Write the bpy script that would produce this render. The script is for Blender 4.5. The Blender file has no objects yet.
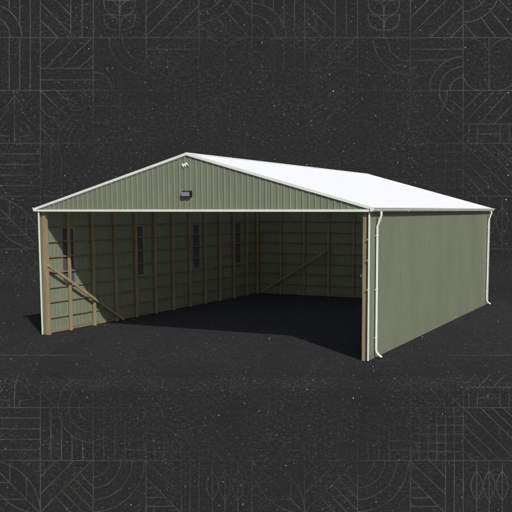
import bpy, math, random
from mathutils import Vector, noise
random.seed(7)
S = bpy.context.scene
COL = S.collection

# ------------------------------------------------------------------ camera
CAM = Vector((19.85, -21.90, 4.2876)); PIT, YAW = 0.1070, -0.4374
FPX, PX, PY = 823.77, 294.46, 298.87            # focal length and principal point of a 512 px picture
cd = bpy.data.cameras.new('camera'); cam = bpy.data.objects.new('camera', cd); COL.objects.link(cam)
cam.location = CAM; cam.rotation_euler = (math.pi/2-PIT, 0, -YAW)
cd.sensor_width = 36; cd.lens = 36*FPX/512
cd.shift_x = -(PX-256)/512; cd.shift_y = (PY-256)/512
cd.clip_start = .1; cd.clip_end = 2000
S.camera = cam
FW = Vector((math.sin(YAW)*math.cos(PIT), math.cos(YAW)*math.cos(PIT), -math.sin(PIT)))
RT = Vector((math.cos(YAW), -math.sin(YAW), 0)); UP = RT.cross(FW)
HD = Vector((math.sin(YAW), math.cos(YAW), 0))

# ------------------------------------------------------------------ light
SUN = Vector((-4.0, 3.55, -4.28)).normalized()   # the way the light travels
elev = math.asin(-SUN.z); az = math.atan2(-SUN.x, -SUN.y)
w = bpy.data.worlds.new('World'); S.world = w; w.use_nodes = True
nt = w.node_tree; bg = nt.nodes['Background']
sky = nt.nodes.new('ShaderNodeTexSky'); sky.sky_type = 'NISHITA'; sky.sun_disc = False
sky.sun_elevation = elev; sky.sun_rotation = az
nt.links.new(sky.outputs[0], bg.inputs[0]); bg.inputs[1].default_value = 0.08
sl = bpy.data.lights.new('sun', 'SUN'); sl.energy = 3.5; sl.angle = math.radians(.5); sl.color = (1, .955, .88)
so = bpy.data.objects.new('sun', sl); COL.objects.link(so)
so.rotation_euler = SUN.to_track_quat('-Z', 'Y').to_euler(); so.location = (30, -30, 30)
S.view_settings.view_transform = 'Standard'; S.view_settings.look = 'None'
S.view_settings.exposure = 0.22; S.view_settings.gamma = 1
S.render.engine = 'CYCLES'
S.cycles.transparent_max_bounces = 24

# ------------------------------------------------------------------ materials
def mat(name, base, rough=.6, var=.08, scale=3.0, metallic=0, stretch=(1,1,1), bump=0, spec=.3, fine=0):
    m = bpy.data.materials.new(name); m.use_nodes = True; n = m.node_tree.nodes; l = m.node_tree.links
    b = n['Principled BSDF']; b.inputs['Roughness'].default_value = rough; b.inputs['Metallic'].default_value = metallic
    b.inputs['Specular IOR Level'].default_value = spec
    tc = n.new('ShaderNodeTexCoord'); mp = n.new('ShaderNodeMapping'); mp.inputs['Scale'].default_value = stretch
    l.new(tc.outputs['Object'], mp.inputs[0])
    nz = n.new('ShaderNodeTexNoise'); nz.inputs['Scale'].default_value = scale; nz.inputs['Detail'].default_value = 6
    l.new(mp.outputs[0], nz.inputs['Vector'])
    r = n.new('ShaderNodeValToRGB'); r.color_ramp.elements[0].position = .3; r.color_ramp.elements[1].position = .7
    r.color_ramp.elements[0].color = tuple(c*(1-var) for c in base)+(1,)
    r.color_ramp.elements[1].color = tuple(min(1, c*(1+var)) for c in base)+(1,)
    l.new(nz.outputs['Fac'], r.inputs[0]); out = r.outputs[0]
    if fine:
        n2 = n.new('ShaderNodeTexNoise'); n2.inputs['Scale'].default_value = scale*9; n2.inputs['Detail'].default_value = 4
        l.new(mp.outputs[0], n2.inputs['Vector'])
        mr = n.new('ShaderNodeMapRange'); mr.inputs['From Min'].default_value = .3; mr.inputs['From Max'].default_value = .7
        mr.inputs['To Min'].default_value = 1-fine; mr.inputs['To Max'].default_value = 1+fine
        l.new(n2.outputs['Fac'], mr.inputs['Value'])
        vm = n.new('ShaderNodeVectorMath'); vm.operation = 'SCALE'
        l.new(out, vm.inputs[0]); l.new(mr.outputs[0], vm.inputs['Scale']); out = vm.outputs[0]
    l.new(out, b.inputs['Base Color'])
    if bump:
        bp = n.new('ShaderNodeBump'); bp.inputs['Strength'].default_value = bump; bp.inputs['Distance'].default_value = .02
        l.new(nz.outputs['Fac'], bp.inputs['Height']); l.new(bp.outputs[0], b.inputs['Normal'])
    return m
M = {}
M['steel'] = mat('sage_green_steel', (.176, .201, .140), .42, .06, .9, stretch=(1, 1, .35), spec=.3, fine=.04)
M['roof'] = mat('white_sheet_added_translucency', (.95, .96, .98), .5, .02, 1.5)
def let_light_through(m, k):                 # translucency added to the roof sheets to brighten the shaded interior
    n = m.node_tree.nodes; l = m.node_tree.links; b = n['Principled BSDF']; o = n['Material Output']
    t = n.new('ShaderNodeBsdfTranslucent'); t.inputs[0].default_value = (.93, .96, 1.0, 1)
    x = n.new('ShaderNodeMixShader'); x.inputs[0].default_value = k
    l.new(b.outputs[0], x.inputs[1]); l.new(t.outputs[0], x.inputs[2]); l.new(x.outputs[0], o.inputs[0])
let_light_through(M['roof'], .46)
M['trim'] = mat('cream_trim', (.72, .75, .67), .45, .05, 2.5, fine=.04)
M['spout'] = mat('white_gutter_paint', (.74, .77, .71), .4, .05, 3, fine=.04)
M['wood'] = mat('treated_lumber', (.275, .21, .125), .8, .22, 9, stretch=(1, 1, .12), bump=.15, fine=.12)
M['woodh'] = mat('lumber_girt', (.20, .162, .105), .8, .22, 6, stretch=(.25, .25, 1), bump=.15, fine=.12)
M['dark'] = mat('black_plastic', (.012, .012, .014), .4, .1, 8)
M['lens'] = mat('lamp_face', (.30, .29, .36), .25, .1, 12)
M['white'] = mat('white_enamel', (.82, .86, .88), .4, .02, 8)
M['metal'] = mat('galvanized_steel', (.5, .5, .5), .35, .1, 20, metallic=.7)

def glass():
    m = bpy.data.materials.new('tinted_glass'); m.use_nodes = True; n = m.node_tree.nodes; l = m.node_tree.links
    n.clear(); o = n.new('ShaderNodeOutputMaterial')
    t = n.new('ShaderNodeBsdfTransparent'); t.inputs[0].default_value = (.72, .70, .80, 1)
    d = n.new('ShaderNodeBsdfDiffuse'); d.inputs[0].default_value = (.135, .132, .155, 1)
    g = n.new('ShaderNodeBsdfGlossy'); g.inputs['Roughness'].default_value = .08; g.inputs[0].default_value = (.8, .8, .9, 1)
    m1 = n.new('ShaderNodeMixShader'); m1.inputs[0].default_value = .6; m2 = n.new('ShaderNodeMixShader')
    fr = n.new('ShaderNodeFresnel'); fr.inputs[0].default_value = 1.45
    l.new(t.outputs[0], m1.inputs[1]); l.new(d.outputs[0], m1.inputs[2])
    l.new(fr.outputs[0], m2.inputs[0]); l.new(m1.outputs[0], m2.inputs[1]); l.new(g.outputs[0], m2.inputs[2])
    l.new(m2.outputs[0], o.inputs[0]); return m
M['glass'] = glass()

def ground_mat():
    m = bpy.data.materials.new('charcoal_speckled_surface'); m.use_nodes = True; n = m.node_tree.nodes; l = m.node_tree.links
    b = n['Principled BSDF']; b.inputs['Roughness'].default_value = .9; b.inputs['Specular IOR Level'].default_value = 0; b.inputs['Sheen Weight'].default_value = .048; b.inputs['Sheen Roughness'].default_value = .35
    uv = n.new('ShaderNodeTexCoord').outputs['UV']          # one unit = one fibre width of the surface
    def nz(scale, det=3, stretch=None, rough=.6):
        t = n.new('ShaderNodeTexNoise'); t.inputs['Scale'].default_value = scale; t.inputs['Detail'].default_value = det
        t.inputs['Roughness'].default_value = rough
        if stretch:
            mp = n.new('ShaderNodeMapping'); mp.inputs['Scale'].default_value = stretch; l.new(uv, mp.inputs[0]); l.new(mp.outputs[0], t.inputs['Vector'])
        else: l.new(uv, t.inputs['Vector'])
        return t.outputs['Fac']
    def mr(x, a, b_, c, d, smooth=False):
        t = n.new('ShaderNodeMapRange'); t.inputs['From Min'].default_value = a; t.inputs['From Max'].default_value = b_
        t.inputs['To Min'].default_value = c; t.inputs['To Max'].default_value = d
        if smooth: t.interpolation_type = 'SMOOTHSTEP'
        l.new(x, t.inputs['Value']); return t.outputs[0]
    def mth(op, a, b_=None):
        t = n.new('ShaderNodeMath'); t.operation = op
        for i, v in ((0, a), (1, b_)):
            if v is None: continue
            if isinstance(v, (int, float)): t.inputs[i].default_value = v
            else: l.new(v, t.inputs[i])
        return t.outputs[0]
    base = mr(nz(.02, 5), .3, .7, .0168, .0190)
    # fine mottle, stronger in cloudy patches
    patch = mr(nz(.022, 5), .32, .66, .38, 1, True)
    f1 = mr(nz(.45, 4, rough=.7), .48, .80, -.0005, .030)
    f2 = mr(nz(.36, 4, (.6, 1.2, 1), .7), .49, .80, -.0005, .023)
    fine = mth('MULTIPLY', mth('ADD', f1, f2), patch)
    base = mth('ADD', base, fine)
    # sparse bright flecks
    def fleck(sc, thr, rad, val, seed):
        mp = n.new('ShaderNodeMapping'); mp.inputs['Location'].default_value = (seed, seed*1.7, 0)
        l.new(uv, mp.inputs[0])
        dn = n.new('ShaderNodeTexNoise'); dn.inputs['Scale'].default_value = .5; dn.inputs['Detail'].default_value = 2; l.new(mp.outputs[0], dn.inputs['Vector'])
        va = n.new('ShaderNodeVectorMath'); va.operation = 'MULTIPLY_ADD'
        l.new(dn.outputs['Color'], va.inputs[0]); va.inputs[1].default_value = (2.4, 2.4, 0); l.new(mp.outputs[0], va.inputs[2])
        v = n.new('ShaderNodeTexVoronoi'); v.voronoi_dimensions = '2D'; v.inputs['Scale'].default_value = sc; l.new(va.outputs[0], v.inputs['Vector'])
        sp = n.new('ShaderNodeSeparateColor'); l.new(v.outputs['Color'], sp.inputs[0])
        gate = mth('GREATER_THAN', sp.outputs[0], thr)
        rr = mth('MULTIPLY', mth('ADD', sp.outputs[1], .35), rad*sc)
        q = mth('DIVIDE', v.outputs['Distance'], rr)
        k = mr(q, .35, 1, 1, 0, True)
        return mth('MULTIPLY', mth('MULTIPLY', k, gate), mth('MULTIPLY', mth('ADD', sp.outputs[2], .15), val))
    base = mth('ADD', base, fleck(.045, .70, .62, .42, 3))
    base = mth('ADD', base, fleck(.13, .55, .55, .13, 31))
    base = mth('ADD', base, mth('MULTIPLY', fleck(.22, .55, .6, .07, 71), patch))
    cr = n.new('ShaderNodeCombineColor')
    l.new(base, cr.inputs[0]); l.new(base, cr.inputs[1]); l.new(mth('MULTIPLY', base, 1.01), cr.inputs[2])
    l.new(cr.outputs[0], b.inputs['Base Color'])
    bp = n.new('ShaderNodeBump'); bp.inputs['Strength'].default_value = .05; bp.inputs['Distance'].default_value = .02
    l.new(nz(.3, 3), bp.inputs['Height']); l.new(bp.outputs[0], b.inputs['Normal'])
    return m
M['ground'] = ground_mat()

def line_mat():
    m = bpy.data.materials.new('worn_grey_linework'); m.use_nodes = True; n = m.node_tree.nodes; l = m.node_tree.links
    n.clear(); o = n.new('ShaderNodeOutputMaterial')
    t = n.new('ShaderNodeBsdfTransparent'); d = n.new('ShaderNodeBsdfDiffuse'); d.inputs[0].default_value = (.092, .090, .088, 1)
    mx = n.new('ShaderNodeMixShader'); a = n.new('ShaderNodeAttribute'); a.attribute_name = 'wear'
    tc = n.new('ShaderNodeTexCoord'); nz = n.new('ShaderNodeTexNoise'); nz.inputs['Scale'].default_value = 2.2; nz.inputs['Detail'].default_value = 5
    l.new(tc.outputs['Object'], nz.inputs['Vector'])
    r = n.new('ShaderNodeMapRange'); r.inputs['From Min'].default_value = .3; r.inputs['From Max'].default_value = .6
    r.inputs['To Min'].default_value = .45; r.inputs['To Max'].default_value = 1
    l.new(nz.outputs['Fac'], r.inputs['Value'])
    k = n.new('ShaderNodeMath'); k.operation = 'MULTIPLY'; l.new(a.outputs['Fac'], k.inputs[0]); l.new(r.outputs[0], k.inputs[1])
    l.new(k.outputs[0], mx.inputs[0]); l.new(t.outputs[0], mx.inputs[1]); l.new(d.outputs[0], mx.inputs[2])
    l.new(mx.outputs[0], o.inputs[0]); return m
M['line'] = line_mat()

# ------------------------------------------------------------------ mesh helpers
class MB:
    def __init__(s): s.v = []; s.f = []
    def box(s, x0, x1, y0, y1, z0, z1):
        b = len(s.v)
        s.v += [(x, y, z) for z in (z0, z1) for x, y in ((x0, y0), (x1, y0), (x1, y1), (x0, y1))]
        s.f += [tuple(b+i for i in q) for q in ((3,2,1,0),(4,5,6,7),(0,1,5,4),(1,2,6,5),(2,3,7,6),(3,0,4,7))]
        return s
    def prism(s, prof, a, b_):              # closed profile swept from each a-end to b-end: prof points -> two lists of 3D points
        n = len(a); o = len(s.v); s.v += [tuple(p) for p in a]+[tuple(p) for p in b_]
        for i in range(n):
            j = (i+1) % n; s.f.append((o+i, o+j, o+n+j, o+n+i))
        s.f.append(tuple(o+i for i in reversed(range(n)))); s.f.append(tuple(o+n+i for i in range(n)))
        return s
    def beam(s, p, q, wd, th, up):          # rectangular bar p->q, wd along 'up', th across
        p = Vector(p); q = Vector(q); d = (q-p).normalized(); u = Vector(up); u = (u-d*u.dot(d)).normalized(); t = d.cross(u)
        pr = [u*wd/2+t*th/2, u*wd/2-t*th/2, -u*wd/2-t*th/2, -u*wd/2+t*th/2]
        return s.prism(None, [p+c for c in pr], [q+c for c in pr])
    def sweep(s, path, w_, h_, side):       # rectangular tube following a path in one plane; side = the plane's normal
        side = Vector(side); pts = [Vector(p) for p in path]; rings = []
        for i, p in enumerate(pts):
            d = Vector()
            if i: d += (p-pts[i-1]).normalized()
            if i < len(pts)-1: d += (pts[i+1]-p).normalized()
            d.normalize(); u = side.cross(d)
            c = 1
            if 0 < i < len(pts)-1: c = 1/max(.5, d.dot((pts[i+1]-p).normalized()))
            rings.append([p+side*w_/2+u*h_/2*c, p-side*w_/2+u*h_/2*c, p-side*w_/2-u*h_/2*c, p+side*w_/2-u*h_/2*c])
        for a, b in zip(rings, rings[1:]): s.prism(None, a, b)
        return s
    def build(s, name, m, parent=None, bevel=0):
        me = bpy.data.meshes.new(name); me.from_pydata(s.v, [], s.f); me.materials.append(m)
        import bmesh
        bm = bmesh.new(); bm.from_mesh(me); bmesh.ops.recalc_face_normals(bm, faces=bm.faces); bm.to_mesh(me); bm.free()
        o = bpy.data.objects.new(name, me); COL.objects.link(o); o.parent = parent
        if bevel:
            bv = o.modifiers.new('bevel', 'BEVEL'); bv.width = bevel; bv.segments = 2; bv.limit_method = 'ANGLE'
        return o

# ------------------------------------------------------------------ ground: a charcoal sweep that drops away in front and rises behind
def floor_s(y):                      # distance ahead of the camera at which the floor shows at picture row y
    d = FW + UP*(PY-y)/FPX; t = -CAM.z/d.z; return t*Vector((d.x, d.y)).length
sF = floor_s(373); sB = 42.9
dn = (-math.sin(PIT), -math.cos(PIT)); rF, rB = .5, 2.2
prof = []                            # (s, z)
LF = 9.0; angF = math.pi/2-PIT
c = (sF, -rF)
end = (c[0]-rF*math.sin(angF), c[1]+rF*math.cos(angF))
prof.append((end[0]+dn[0]*LF, end[1]+dn[1]*LF))
for i in range(16, -1, -1):
    a = angF*i/16; prof.append((c[0]-rF*math.sin(a), c[1]+rF*math.cos(a)))
nF = len(prof)
for i in range(1, 12): prof.append((sF+(sB-sF)*i/12, 0))
for i in range(0, 11):
    a = angF*i/10; prof.append((sB+rB*math.sin(a), rB-rB*math.cos(a)))
e = prof[-1]; prof.append((e[0]-dn[0]*26, e[1]-dn[1]*26))
DF = end[0]*math.cos(PIT)+(CAM.z-end[1])*math.sin(PIT)     # distance of the front face, of the back face
DB = e[0]*math.cos(PIT)+(CAM.z-e[1])*math.sin(PIT)
KF, KB = DF/FPX, DB/FPX
C0 = Vector((CAM.x, CAM.y, 0)); HALF = 60
gv, gf, guv = [], [], []
arc = 0; vv = 0; uvr = []
for i, p in enumerate(prof):
    if i:
        dl = math.dist(p, prof[i-1]); k = KF if i < len(prof)-12 else KB
        vv += dl/k*(.16 if nF <= i < len(prof)-11 else 1)
    uvr.append(vv)
NX = 24
for i, p in enumerate(prof):
    for j in range(NX+1):
        gv.append(tuple(C0 + HD*p[0] + RT*(HALF*(2*j/NX-1)) + Vector((0, 0, p[1]))))
for i in range(len(prof)-1):
    for j in range(NX):
        a = i*(NX+1)+j; gf.append((a, a+1, a+NX+2, a+NX+1))
        k = KF if i < len(prof)-12 else KB
        def uu(jj): return HALF*(2*jj/NX-1)/k
        guv += [(uu(j), uvr[i]), (uu(j+1), uvr[i]), (uu(j+1), uvr[i+1]), (uu(j), uvr[i+1])]
nbase_f = len(gf)

# ---- line pattern (a repeating 5 x 5 sheet of square motifs, unit coordinates, v down)
def L(*p): return [list(p)]
def A(cx, cy, r, a0, a1, n=18, ry=None):
    ry = r if ry is None else ry
    return [[(cx+r*math.cos(math.radians(a0+(a1-a0)*i/n)), cy+ry*math.sin(math.radians(a0+(a1-a0)*i/n))) for i in range(n+1)]]
def V(u, v0=0, v1=1): return L((u, v0), (u, v1))
def Hh(v, u0=0, u1=1): return L((u0, v), (u1, v))
cells = {}
cells[0,0] = A(0,1,.22,-90,0)+A(0,1,.43,-90,0)+A(0,1,.65,-90,0)+V(.2,0,1-.62)+V(.41,0,1-.50)+V(.61,0,1-.22)+V(.81)
cells[1,0] = V(.2)+V(.41)+V(.61)+V(.81)
tr = [(.51,.10),(.70,.34),(.61,.33),(.81,.60),(.70,.60),(.86,.84),(.61,.87),(.61,1)]
cells[2,0] = [tr, [(1.02-x, y) for x, y in tr]]+V(.51,.0,1)
cells[3,0] = Hh(.2)+Hh(.4)+Hh(.6)+Hh(.8)
cells[4,0] = A(0,1,1,-90,0)+A(1,0,1,90,180)+L((0,0),(1,1))+V(.42,.09,.42)+V(.735,.33,.735)+Hh(.42,.09,.42)+Hh(.735,.33,.735)
cells[0,1] = V(.575)+V(.79)+L((0,0),(.575,.575))+L((0,.345),(.575,.92))+L((0,.665),(.335,1))+L((.28,0),(.575,.295))
cells[1,1] = L((0,.31),(.33,0))+L((.11,.58),(.64,0))+L((.39,.58),(.98,0))+L((.71,.58),(1,.34))+Hh(.58)+Hh(.80)
cells[2,1] = L((0,0),(.42,.40))+L((0,.33),(.35,.66))+L((0,.7),(.28,.98))+A(1,1,.66,180,235)+A(1,1,.47,180,225)+A(1,1,.27,180,215)+L((.3,0),(.62,.3))
cells[3,1] = A(1,0,.66,180,90)+A(1,0,.47,180,90)+A(1,0,.27,180,90)+V(.2,0,1)+V(.4,.30,1)+V(.6,.53,1)+V(.8,.64,1)
cells[4,1] = L((0,.31),(.31,0))+L((0,.64),(.64,0))+L((0,.98),(.98,0))+L((.76,.25),(1,.5))+L((.65,.36),(1,.71))+L((.54,.47),(1,.94))+L((.42,.58),(.82,1))+L((.3,.7),(.58,1))
def leaf(x0, y0, x1, y1, bow):
    r = []
    for sgn in (1, -1):
        pl = []
        for i in range(11):
            t = i/10; nx, ny = (y1-y0), -(x1-x0); k = math.sin(math.pi*t)*bow*sgn
            pl.append((x0+(x1-x0)*t+nx*k, y0+(y1-y0)*t+ny*k))
        r.append(pl)
    return r
cells[0,2] = V(.5)
for v_ in (.86, .58, .3):
    for s_ in (-1, 1): cells[0,2] += leaf(.5, v_, .5+s_*.3, v_-.3, .28)
cells[1,2] = A(1,0,.7,90,180)+A(1,0,.45,90,180)+A(0,1,.35,-90,0)
cells[2,2] = Hh(.3)+Hh(.6)+V(.5)
cells[3,2] = V(.2)+V(.4)+V(.6,.3,1)+Hh(.62,.6,1)+Hh(.80,.6,1)
cells[4,2] = A(0,0,.31,0,90)+A(0,0,.52,0,90)+A(0,0,.74,0,90)+A(0,0,.97,0,90)
cells[0,3] = L((0,.32),(.32,0))+L((0,.63),(.63,0))+L((0,.97),(.97,0))+L((.38,1),(1,.39))+L((.76,1),(1,.76))
cells[1,3] = Hh(.22)+Hh(.43,0,.62)+A(1,1,.64,180,270)+A(1,1,.45,180,270)+A(1,1,.25,180,270)
cells[2,3] = A(0,0,.70,0,90)+A(1,0,.45,90,180)+L((.35,.63),(.65,.97))+L((.58,.58),(.95,.97))+L((.08,.66),(.4,1))+L((.68,.33),(1,.64))+L((.8,.2),(1,.38))
cells[3,3] = sum([V(i/6)+Hh(i/6) for i in range(1, 6)], [])
cells[4,3] = V(.667)+V(.833)+L((0,.02),(.667,.64))+L((.36,0),(.667,.32))+L((0,.03),(.03,0))+L((0,.32),(.66,1))+Hh(.52,0,.2)+Hh(.70,0,.38)+Hh(.87,0,.53)
cells[0,4] = A(0,0,.71,0,90)+A(0,0,.5,0,90)+L((.52,.50),(.95,1))+L((.34,.62),(.62,1))+L((.66,.27),(1,.61))+L((.02,.74),(.24,1))+L((0,0),(.36,.36))
cells[1,4] = V(.49)+A(.15,.36,.34,-90,0)+A(.83,.36,.34,180,270)+A(.34,.66,.34,90,180)+A(.66,.66,.34,0,90)
cells[2,4] = L((0,.37),(.34,.03))+L((.05,.58),(.58,.03))+L((.3,.63),(.84,.03))+L((.58,.63),(1,.2))+Hh(.635)+V(.105,.635,1)+V(.27,.635,1)+V(.70,.635,1)+V(.87,.635,1)+Hh(.82,.27,.70)
cells[3,4] = L((0,0),(1,1))+L((.32,0),(1,.66))+L((.53,0),(1,.44))+L((.75,0),(1,.24))+L((0,.3),(.7,1))+L((0,.54),(.44,1))+L((0,.8),(.2,1))
cells[4,4] = V(.255)+V(.49)+V(.74)
for u_ in (.255, .49, .74): cells[4,4] += leaf(u_, .2, u_, .76, .2)

CS = 52.85; X0, Y0 = -12.5, -15.2; PER = 5*CS
wear = []                                # per loop of linework
def smooth(t): t = max(0, min(1, t)); return t*t*(3-2*t)
def strength(x, y):
    dx, dy = (x-262)/256, (y-262)/256
    r = math.sqrt(dx*dx*.95+dy*dy)
    k = smooth((r-.62)/.62)
    k *= .75+.5*noise.noise(Vector((x*.03, y*.03, 3)))
    return max(0, min(.92, k*.95))
lay = [0]
def strip(pts, place, width, ok):
    pts = [p for p in pts]
    lay[0] = (lay[0]+1) % 50; off = .004+lay[0]*.00022
    dense = [pts[0]]
    for a, b in zip(pts, pts[1:]):
        n = max(1, int(math.dist(a, b)/6))
        for i in range(1, n+1): dense.append((a[0]+(b[0]-a[0])*i/n, a[1]+(b[1]-a[1])*i/n))
    prev = None
    for i, p in enumerate(dense):
        a = dense[max(0, i-1)]; b = dense[min(len(dense)-1, i+1)]
        dx, dy = b[0]-a[0], b[1]-a[1]; ln = math.hypot(dx, dy) or 1
        nx, ny = -dy/ln*width/2, dx/ln*width/2
        if not ok(*p): prev = None; continue
        st = strength(*p); o = len(gv)
        gv.append(tuple(place(p[0]+nx, p[1]+ny, off))); gv.append(tuple(place(p[0]-nx, p[1]-ny, off)))
        if prev is not None and (st > .04 or prev[1] > .04):
            q = prev[0]; gf.append((q, q+1, o+1, o)); wear.extend([prev[1], prev[1], st, st]); guv.extend([(0, 0)]*4)
        prev = (o, st)
def on_front(x, y, off):                 # the front face, and on over the rounded edge by length along the surface
    if y >= yE: return on_face(DF)(x, y, off)
    a = angF-(yE-y)*KF/rF
    return C0 + RT*((x-PX)*KF) + HD*(sF-(rF+off)*math.sin(a)) + Vector((0, 0, -rF+(rF+off)*math.cos(a)))
def on_face(D):
    return lambda x, y, off: CAM + FW*(D-off) + RT*((x-PX)*(D-off)/FPX) - UP*((y-PY)*(D-off)/FPX)
yE = PY + FPX*((CAM.z-end[1])*math.cos(PIT)-end[0]*math.sin(PIT))/DF + 1
yBk = PY + FPX*((CAM.z-e[1])*math.cos(PIT)-e[0]*math.sin(PIT))/DB - 1
def pattern(place, y0, y1, x0, x1):
    ok = lambda x, y: y0 <= y <= y1
    for ci in range(math.floor((x0-X0)/CS), math.ceil((x1-X0)/CS)):
        for ri in range(math.floor((y0-Y0)/CS), math.ceil((y1-Y0)/CS)):
            ox, oy = X0+ci*CS, Y0+ri*CS
            strip([(ox, oy), (ox+CS, oy)], place, .9, ok); strip([(ox, oy), (ox, oy+CS)], place, .9, ok)
            for pl in cells[ri % 5, ci % 5]:
                strip([(ox+u*CS, oy+v*CS) for u, v in pl], place, .9, ok)
pattern(on_front, yE-angF*rF/KF+1, 640, -160, 680)
pattern(on_face(DB), -110, yBk, -160, 680)
# the rulings that run on across the floor between the two faces
def on_floor(x, y, off): return C0 + RT*((x-PX)*KF) + HD*(sF+(373-y)*.26) + Vector((0, 0, off))
for ci in range(-3, 13):
    for du in (0, .2, .41, .61, .81):
        if du not in (0, .41) or (du and (ci % 5) not in (0, 4)): continue
        x = X0+(ci+du)*CS
        strip([(x, 373), (x, 373-(sB-sF)/.26)], on_floor, .6, lambda x, y: True)
for y_ in (355.5, 302.5):
    v_ = 373-(floor_s(y_)-sF)/.26
    pts = [(-160, v_), (680, v_)]
    strip(pts, on_floor, .6, lambda x, y: True)

me = bpy.data.meshes.new('ground'); me.from_pydata(gv, [], gf)
me.materials.append(M['ground']); me.materials.append(M['line'])
uvl = me.uv_layers.new(name='UVMap')
for i, q in enumerate(guv): uvl.data[i].uv = q
for i, p in enumerate(me.polygons): p.material_index = 0 if i < nbase_f else 1
for p in me.polygons[:nbase_f]: p.use_smooth = True
at = me.attributes.new('wear', 'FLOAT', 'CORNER')
nl = nbase_f*4
for i, q in enumerate(wear): at.data[nl+i].value = q
gr = bpy.data.objects.new('ground', me); COL.objects.link(gr)
gr['kind'] = 'structure'; gr['label'] = 'charcoal speckled surface with faint grey geometric line motifs'

# ------------------------------------------------------------------ the shed
W, LN, H = 11.918, 16.009, 4.25
RX = W/2 - .0; RZ = 6.045; EO = .06; EZ = 4.385           # ridge, roof edge
SL = (RZ-EZ)/(RX+EO); FO, RO = .045, .16                   # slope; overhang front and rear
def roofz(x): return EZ+SL*((x+EO) if x < RX else (W+EO-x))
shed = bpy.data.objects.new('pole_barn', None); COL.objects.link(shed)
shed['label'] = 'sage green steel pole barn with white gable roof, open front and bare timber posts'
shed['category'] = 'barn'

PITCH = .200
def rib_profile(a0, a1, pitch=PITCH, h=.020, bw=.050, tw=.020, start=.08):
    """(along, out) points of a ribbed sheet from a0 to a1"""
    pts = [(a0, 0)]; k = math.ceil((a0-start)/pitch)
    while start+k*pitch < a1:
        c = start+k*pitch
        if c-bw/2 > a0+.004 and c+bw/2 < a1-.004:
            pts += [(c-bw/2, 0), (c-tw/2, h), (c+tw/2, h), (c+bw/2, 0)]
        k += 1
    pts.append((a1, 0)); return pts
def sheet(mb, a0, a1, zlo, zhi, P, th=.006, pitch=PITCH, h=.020):
    """P(along, out, z) -> point; zlo and zhi are functions of along"""
    pts = rib_profile(a0, a1, pitch, h); n = len(pts); o = len(mb.v)
    for a, d in pts:
        for dd in (d, d-th):
            mb.v.append(tuple(P(a, dd, zlo(a)))); mb.v.append(tuple(P(a, dd, zhi(a))))
    for i in range(n-1):
        a = o+4*i; b = a+4
        mb.f += [(a, b, b+1, a+1), (a+2, a+3, b+3, b+2), (a+1, b+1, b+3, a+3), (a, a+2, b+2, b)]
    a = o; mb.f.append((a, a+1, a+3, a+2)); a = o+4*(n-1); mb.f.append((a, a+2, a+3, a+1))
cst = lambda z: (lambda a: z)
# side wall with the four tall windows (outer face x=0), rear wall, other side wall
WIN = [(1.07, 1.76), (5.30, 6.02), (9.74, 10.38), (13.63, 14.27)]; WZ0, WZ1 = 1.66, 3.68
mb = MB(); Pl = lambda a, d, z: (-d, a, z)
cur = .012
for a, b in WIN:
    sheet(mb, cur, a, cst(0.01), cst(H), Pl, h=.010); sheet(mb, a, b, cst(.01), cst(WZ0), Pl); sheet(mb, a, b, cst(WZ1), cst(H), Pl); cur = b
sheet(mb, cur, LN-.012, cst(.01), cst(H), Pl); mb.build('side_wall', M['steel'], shed)
mb = MB(); sheet(mb, .012, LN-.012, cst(.01), cst(H), lambda a, d, z: (W+d, a, z), h=.0038); mb.build('side_wall', M['steel'], shed)
mb = MB(); sheet(mb, .03, W-.03, cst(.01), lambda a: roofz(a)-.09, lambda a, d, z: (a, LN+d, z), h=.010); mb.build('rear_wall', M['steel'], shed)
# the front gable; the point at the ridge needs its own corner
mb = MB()
g0 = 4.315
sheet(mb, .02, RX-.012, cst(g0), lambda a: max(g0+.005, roofz(a)-.09), lambda a, d, z: (a, -.03-d, z))
sheet(mb, RX-.012, W-.02, cst(g0), lambda a: max(g0+.005, roofz(a)-.09), lambda a, d, z: (a, -.03-d, z)); mb.build('gable_wall', M['steel'], shed)
mb = MB(); mb.box(.50, W-.50, -.014, .028, 4.27, 4.47); mb.build('header_beam', M['woodh'], shed)
# posts
PW = .14
def post(x0, y0, ztop, wx=.10, wy=.08, name='post'):
    mb = MB(); mb.box(x0, x0+wx, y0, y0+wy, -.06, ztop)
    o = mb.build(name, M['wood'], shed, .006)
    o.location.z = 0; return o
SP = LN/12
for k in range(13):
    yc = min(max(k*SP-.05, .045), LN-.25)
    post(.062, yc, 4.24, *((PW, PW) if k == 0 else (.10, .08)))
for k in range(13):
    yc = min(max(k*SP-.07, .045), LN-.25)
    post(W-.062-(PW if k == 0 else .10), yc, 4.24, *((PW, PW) if k == 0 else (.10, .08)))
for k in range(1, 9):
    post(k*W/9+.03, LN-.062-.10, roofz(k*W/9)-.2, .08, .10)
# girts between posts and steel
for z in (3.74, 3.20, 2.67, 2.13, 1.61, 1.10, .55, .08):
    hh = .045 if z > .1 else .12
    MB().box(.012, .052, .09, LN-.06, z-hh/2, z+hh/2).build('girt', M['woodh'], shed)
    MB().box(W-.052, W-.012, .09, LN-.06, z-hh/2, z+hh/2).build('girt', M['woodh'], shed)
    MB().box(.064, W-.064, LN-.052, LN-.012, z-hh/2, z+hh/2).build('girt', M['woodh'], shed)
# diagonal braces
MB().beam((.224, .10, 2.42), (.226, 4.26, .04), .095, .04, (0, 0, 1)).build('brace', M['wood'], shed)
MB().beam((.36, LN-.228, .10), (4.10, LN-.228, 2.36), .095, .04, (0, 0, 1)).build('brace', M['wood'], shed)
MB().beam((W-.224, .10, 2.42), (W-.226, 4.26, .04), .095, .04, (0, 0, 1)).build('brace', M['wood'], shed)
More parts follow.
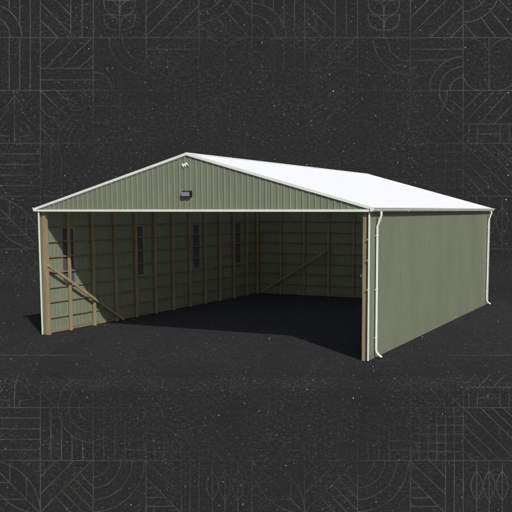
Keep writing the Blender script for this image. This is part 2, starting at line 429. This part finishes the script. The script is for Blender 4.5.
# windows
for a, b in WIN:
    fr = MB(); t = .035
    for args in ((a, a+t, WZ0, WZ1), (b-t, b, WZ0, WZ1), (a+t, b-t, WZ0, WZ0+t), (a+t, b-t, WZ1-t, WZ1)):
        fr.box(-.034, .0095, args[0], args[1], args[2], args[3])
    f = fr.build('window', M['metal'], shed)
    MB().box(-.014, -.008, a+t, b-t, WZ0+t, WZ1-t).build('pane', M['glass'], f)
# roof: two ribbed slopes and the ridge cap
for side in (0, 1):
    mb = MB()
    xa, xb = (-EO, RX) if side == 0 else (W+EO, RX)
    def Pr(a, d, z, xa=xa, xb=xb):
        x = xa+(xb-xa)*z; return (x, a, roofz(x)-.012+d)
    sheet(mb, -FO, LN+RO, cst(0), cst(1), Pr, th=.02, h=.018)
    mb.build('roof', M['roof'], shed)
mb = MB()
for sgn in (-1, 1):
    a = [(RX, -FO-.012, RZ+.018), (RX+sgn*.16, -FO-.012, roofz(RX+.16)+.014), (RX+sgn*.16, -FO-.012, roofz(RX+.16)+.006), (RX, -FO-.012, RZ+.008)]
    mb.prism(None, a, [(x, LN+RO+.012, z) for x, y, z in a])
mb.build('ridge_cap', M['roof'], shed)
# rake trim: front and rear, two boards each (face plus soffit return)
def rake(yf, yw, sgn):
    x0 = RX; x1 = RX+sgn*(RX+EO+.01)
    zt = lambda x: roofz(x)+.012
    mb = MB()
    e1 = (W+EO+.01) if sgn > 0 else (-EO-.01)
    zr, ze = RZ+.008, EZ-SL*.01+.008
    d = .078
    for ya, yb, dz0, dz1 in ((yf, yf+(.02 if yf < 0 else -.02), 0, d), (yf+(.02 if yf < 0 else -.02), yw, d-.022, d)):
        a = [(x0, ya, zr-dz0), (e1, ya, ze-dz0), (e1, ya, ze-dz1), (x0, ya, zr-dz1)]
        mb.prism(None, a, [(x, yb, z) for x, y, z in a])
    return mb.build('rake_trim', M['trim'], shed)
rake(-FO-.035, -.058, -1); rake(-FO-.037, -.058, 1)
rake(LN+RO+.035, LN+.03, -1); rake(LN+RO+.037, LN+.03, 1)
# header trim along the foot of the gable
mb = MB(); mb.box(-.03, W+.03, -.072, -.031, 4.245, 4.313); mb.box(.06, W-.06, -.031, -.018, 4.250, 4.262)
mb.build('header_trim', M['trim'], shed, .006)
# corner trims (angles)
def corner(x, y, sx, sy, z1, wd=.018):
    mb = MB()
    X = sorted((x+sx*.034, x-sx*wd)); Y = sorted((y+sy*.034, y+sy*.026))
    mb.box(X[0], X[1], Y[0], Y[1], .02, z1)
    X2 = sorted((x+sx*.034, x+sx*.026)); Y2 = sorted((y+sy*.026, y-sy*min(wd, .02)))
    mb.box(X2[0], X2[1], Y2[0], Y2[1], .02, z1)
    return mb.build('corner_trim', M['trim'], shed)
corner(0, 0, -1, -1, 4.245, .03); corner(W, 0, 1, -1, 4.245, .006); corner(W, LN, 1, 1, 4.245); corner(0, LN, -1, 1, 4.245)
# soffit and gutters
def gutter(sgn):
    x0 = W+EO if sgn > 0 else -EO
    g = [(0, 4.372), (.006, 4.372), (.006, 4.262), (.075, 4.262), (.105, 4.30), (.118, 4.350), (.130, 4.350), (.130, 4.377), (.112, 4.377), (.100, 4.306), (.070, 4.270), (.012, 4.270), (.012, 4.377), (0, 4.377)]
    # open trough, thickness a few mm
    out = [(0, 4.375), (0, 4.258), (.080, 4.258), (.108, 4.298), (.116, 4.345), (.132, 4.345), (.132, 4.378), (.110, 4.378), (.102, 4.304), (.076, 4.266), (.006, 4.266), (.006, 4.375)]
    mb = MB()
    y0, y1 = -FO-.06, LN+RO+.06
    a = [(x0+sgn*(.004+x), y0, z) for x, z in out]
    mb.prism(None, a, [(x, y1, z) for x, y, z in a])
    for yy in (y0-.004, y1):
        c_ = [(x0+sgn*(.004+x), yy, z) for x, z in [(0, 4.376), (0, 4.257), (.081, 4.257), (.109, 4.297), (.117, 4.344), (.133, 4.344), (.133, 4.379)]]
        mb.prism(None, c_, [(x, yy+.004, z) for x, y, z in c_])
    g_ = mb.build('gutter', M['spout'], shed)
    # joints of the gutter lengths
    for yj in (3.2, 6.3, 9.4, 12.5):
        c_ = [(x0+sgn*(.004+x*1.03), yj, z) for x, z in [(0, 4.254), (.084, 4.254), (.113, 4.296), (.120, 4.342), (.137, 4.342), (.137, 4.346), (.116, 4.347), (.109, 4.300), (.080, 4.258), (0, 4.258)]]
        MB().prism(None, c_, [(x, yj+.06, z) for x, y, z in c_]).build('joint', M['spout'], g_)
    X = sorted((x0, (W+.026) if sgn > 0 else -.026))
    MB().box(X[0], X[1], -.055, LN+.02, 4.262, 4.272).build('soffit', M['steel'], shed)
gutter(1); gutter(-1)
def spout(y, sgn=1):
    xw = (W+.026+.042) if sgn > 0 else -.068
    xg = xw+sgn*.115
    path = [(xg, y, 4.262), (xg, y, 4.13), (xg-sgn*.02, y, 4.08), (xw+sgn*.03, y, 3.90), (xw, y, 3.83), (xw, y, .26), (xw+sgn*.015, y, .20), (xw+sgn*.075, y, .12), (xw+sgn*.18, y, .055)]
    o = MB().sweep(path, .062, .050, (0, 1, 0)).build('downspout', M['spout'], shed, .008)
    for z in (3.55, 2.0, .6):
        mb = MB()
        mb.box(*sorted((xw-sgn*.040, xw+sgn*.029)), y-.037, y-.0325, z, z+.03); mb.box(*sorted((xw-sgn*.040, xw+sgn*.029)), y+.0325, y+.037, z, z+.03)
        mb.box(*sorted((xw+sgn*.0265, xw+sgn*.030)), y-.032, y+.032, z+.001, z+.029)
        mb.build('strap', M['spout'], o)
spout(.52); spout(LN-.42); spout(LN-.42, -1)
# lamp on the gable: dark hood, pale face
hd = MB()
cx, cz, yb = 5.99, 4.80, -.050
a = [(cx-.18, yb, cz+.10), (cx+.165, yb, cz+.10), (cx+.175, yb, cz-.08), (cx-.18, yb, cz-.08)]
b = [(cx-.17, yb-.11, cz+.055), (cx+.145, yb-.11, cz+.055), (cx+.145, yb-.085, cz-.085), (cx-.17, yb-.085, cz-.085)]
hd.prism(None, a, b); hood = hd.build('wall_lamp', M['dark'], shed, .01)
MB().prism(None, [(cx-.162, yb-.112, cz+.048), (cx+.122, yb-.112, cz+.048), (cx+.122, yb-.091, cz-.075), (cx-.162, yb-.091, cz-.075)],
           [(cx-.162, yb-.122, cz+.048), (cx+.122, yb-.122, cz+.048), (cx+.122, yb-.101, cz-.075), (cx-.162, yb-.101, cz-.075)]).build('lens', M['lens'], hood)
# small white emblem below the ridge (a running animal)
em = [(-.19,.03),(-.15,.065),(-.08,.045),(-.03,.06),(.0,.095),(.055,.115),(.075,.075),(.10,.045),(.13,-.005),(.165,-.035),(.15,-.06),(.115,-.035),(.085,.01),(.05,.03),(.025,-.005),(.03,-.075),(.005,-.08),(-.015,-.03),(-.055,-.02),(-.085,-.06),(-.085,-.095),(-.115,-.09),(-.12,-.045),(-.155,-.05),(-.165,-.02),(-.135,.0),(-.165,.015)]
ex, ez = 5.93, 5.68
MB().prism(None, [(ex+x*.75, -.066, ez+z*.72) for x, z in em], [(ex+x*.75, -.055, ez+z*.72) for x, z in em]).build('emblem', M['white'], shed)
# eye bolt and latch plates on the front post of the open side
mb = MB()
for i in range(10):
    a0, a1 = 2*math.pi*i/10, 2*math.pi*(i+1)/10
    mb.beam((W-.250+.02*math.cos(a0), .07, 2.44+.02*math.sin(a0)), (W-.250+.02*math.cos(a1), .07, 2.44+.02*math.sin(a1)), .013, .013, (0, 1, 0))
mb.beam((W-.235, .07, 2.44), (W-.19, .07, 2.44), .013, .013, (0, 1, 0))
mb.build('eye_bolt', M['metal'], shed)
for z in (3.45, 2.86, 2.03):
    MB().box(W-.045, W-.012, -.034, -.030, z, z+.05).build('latch_plate', M['metal'], shed)
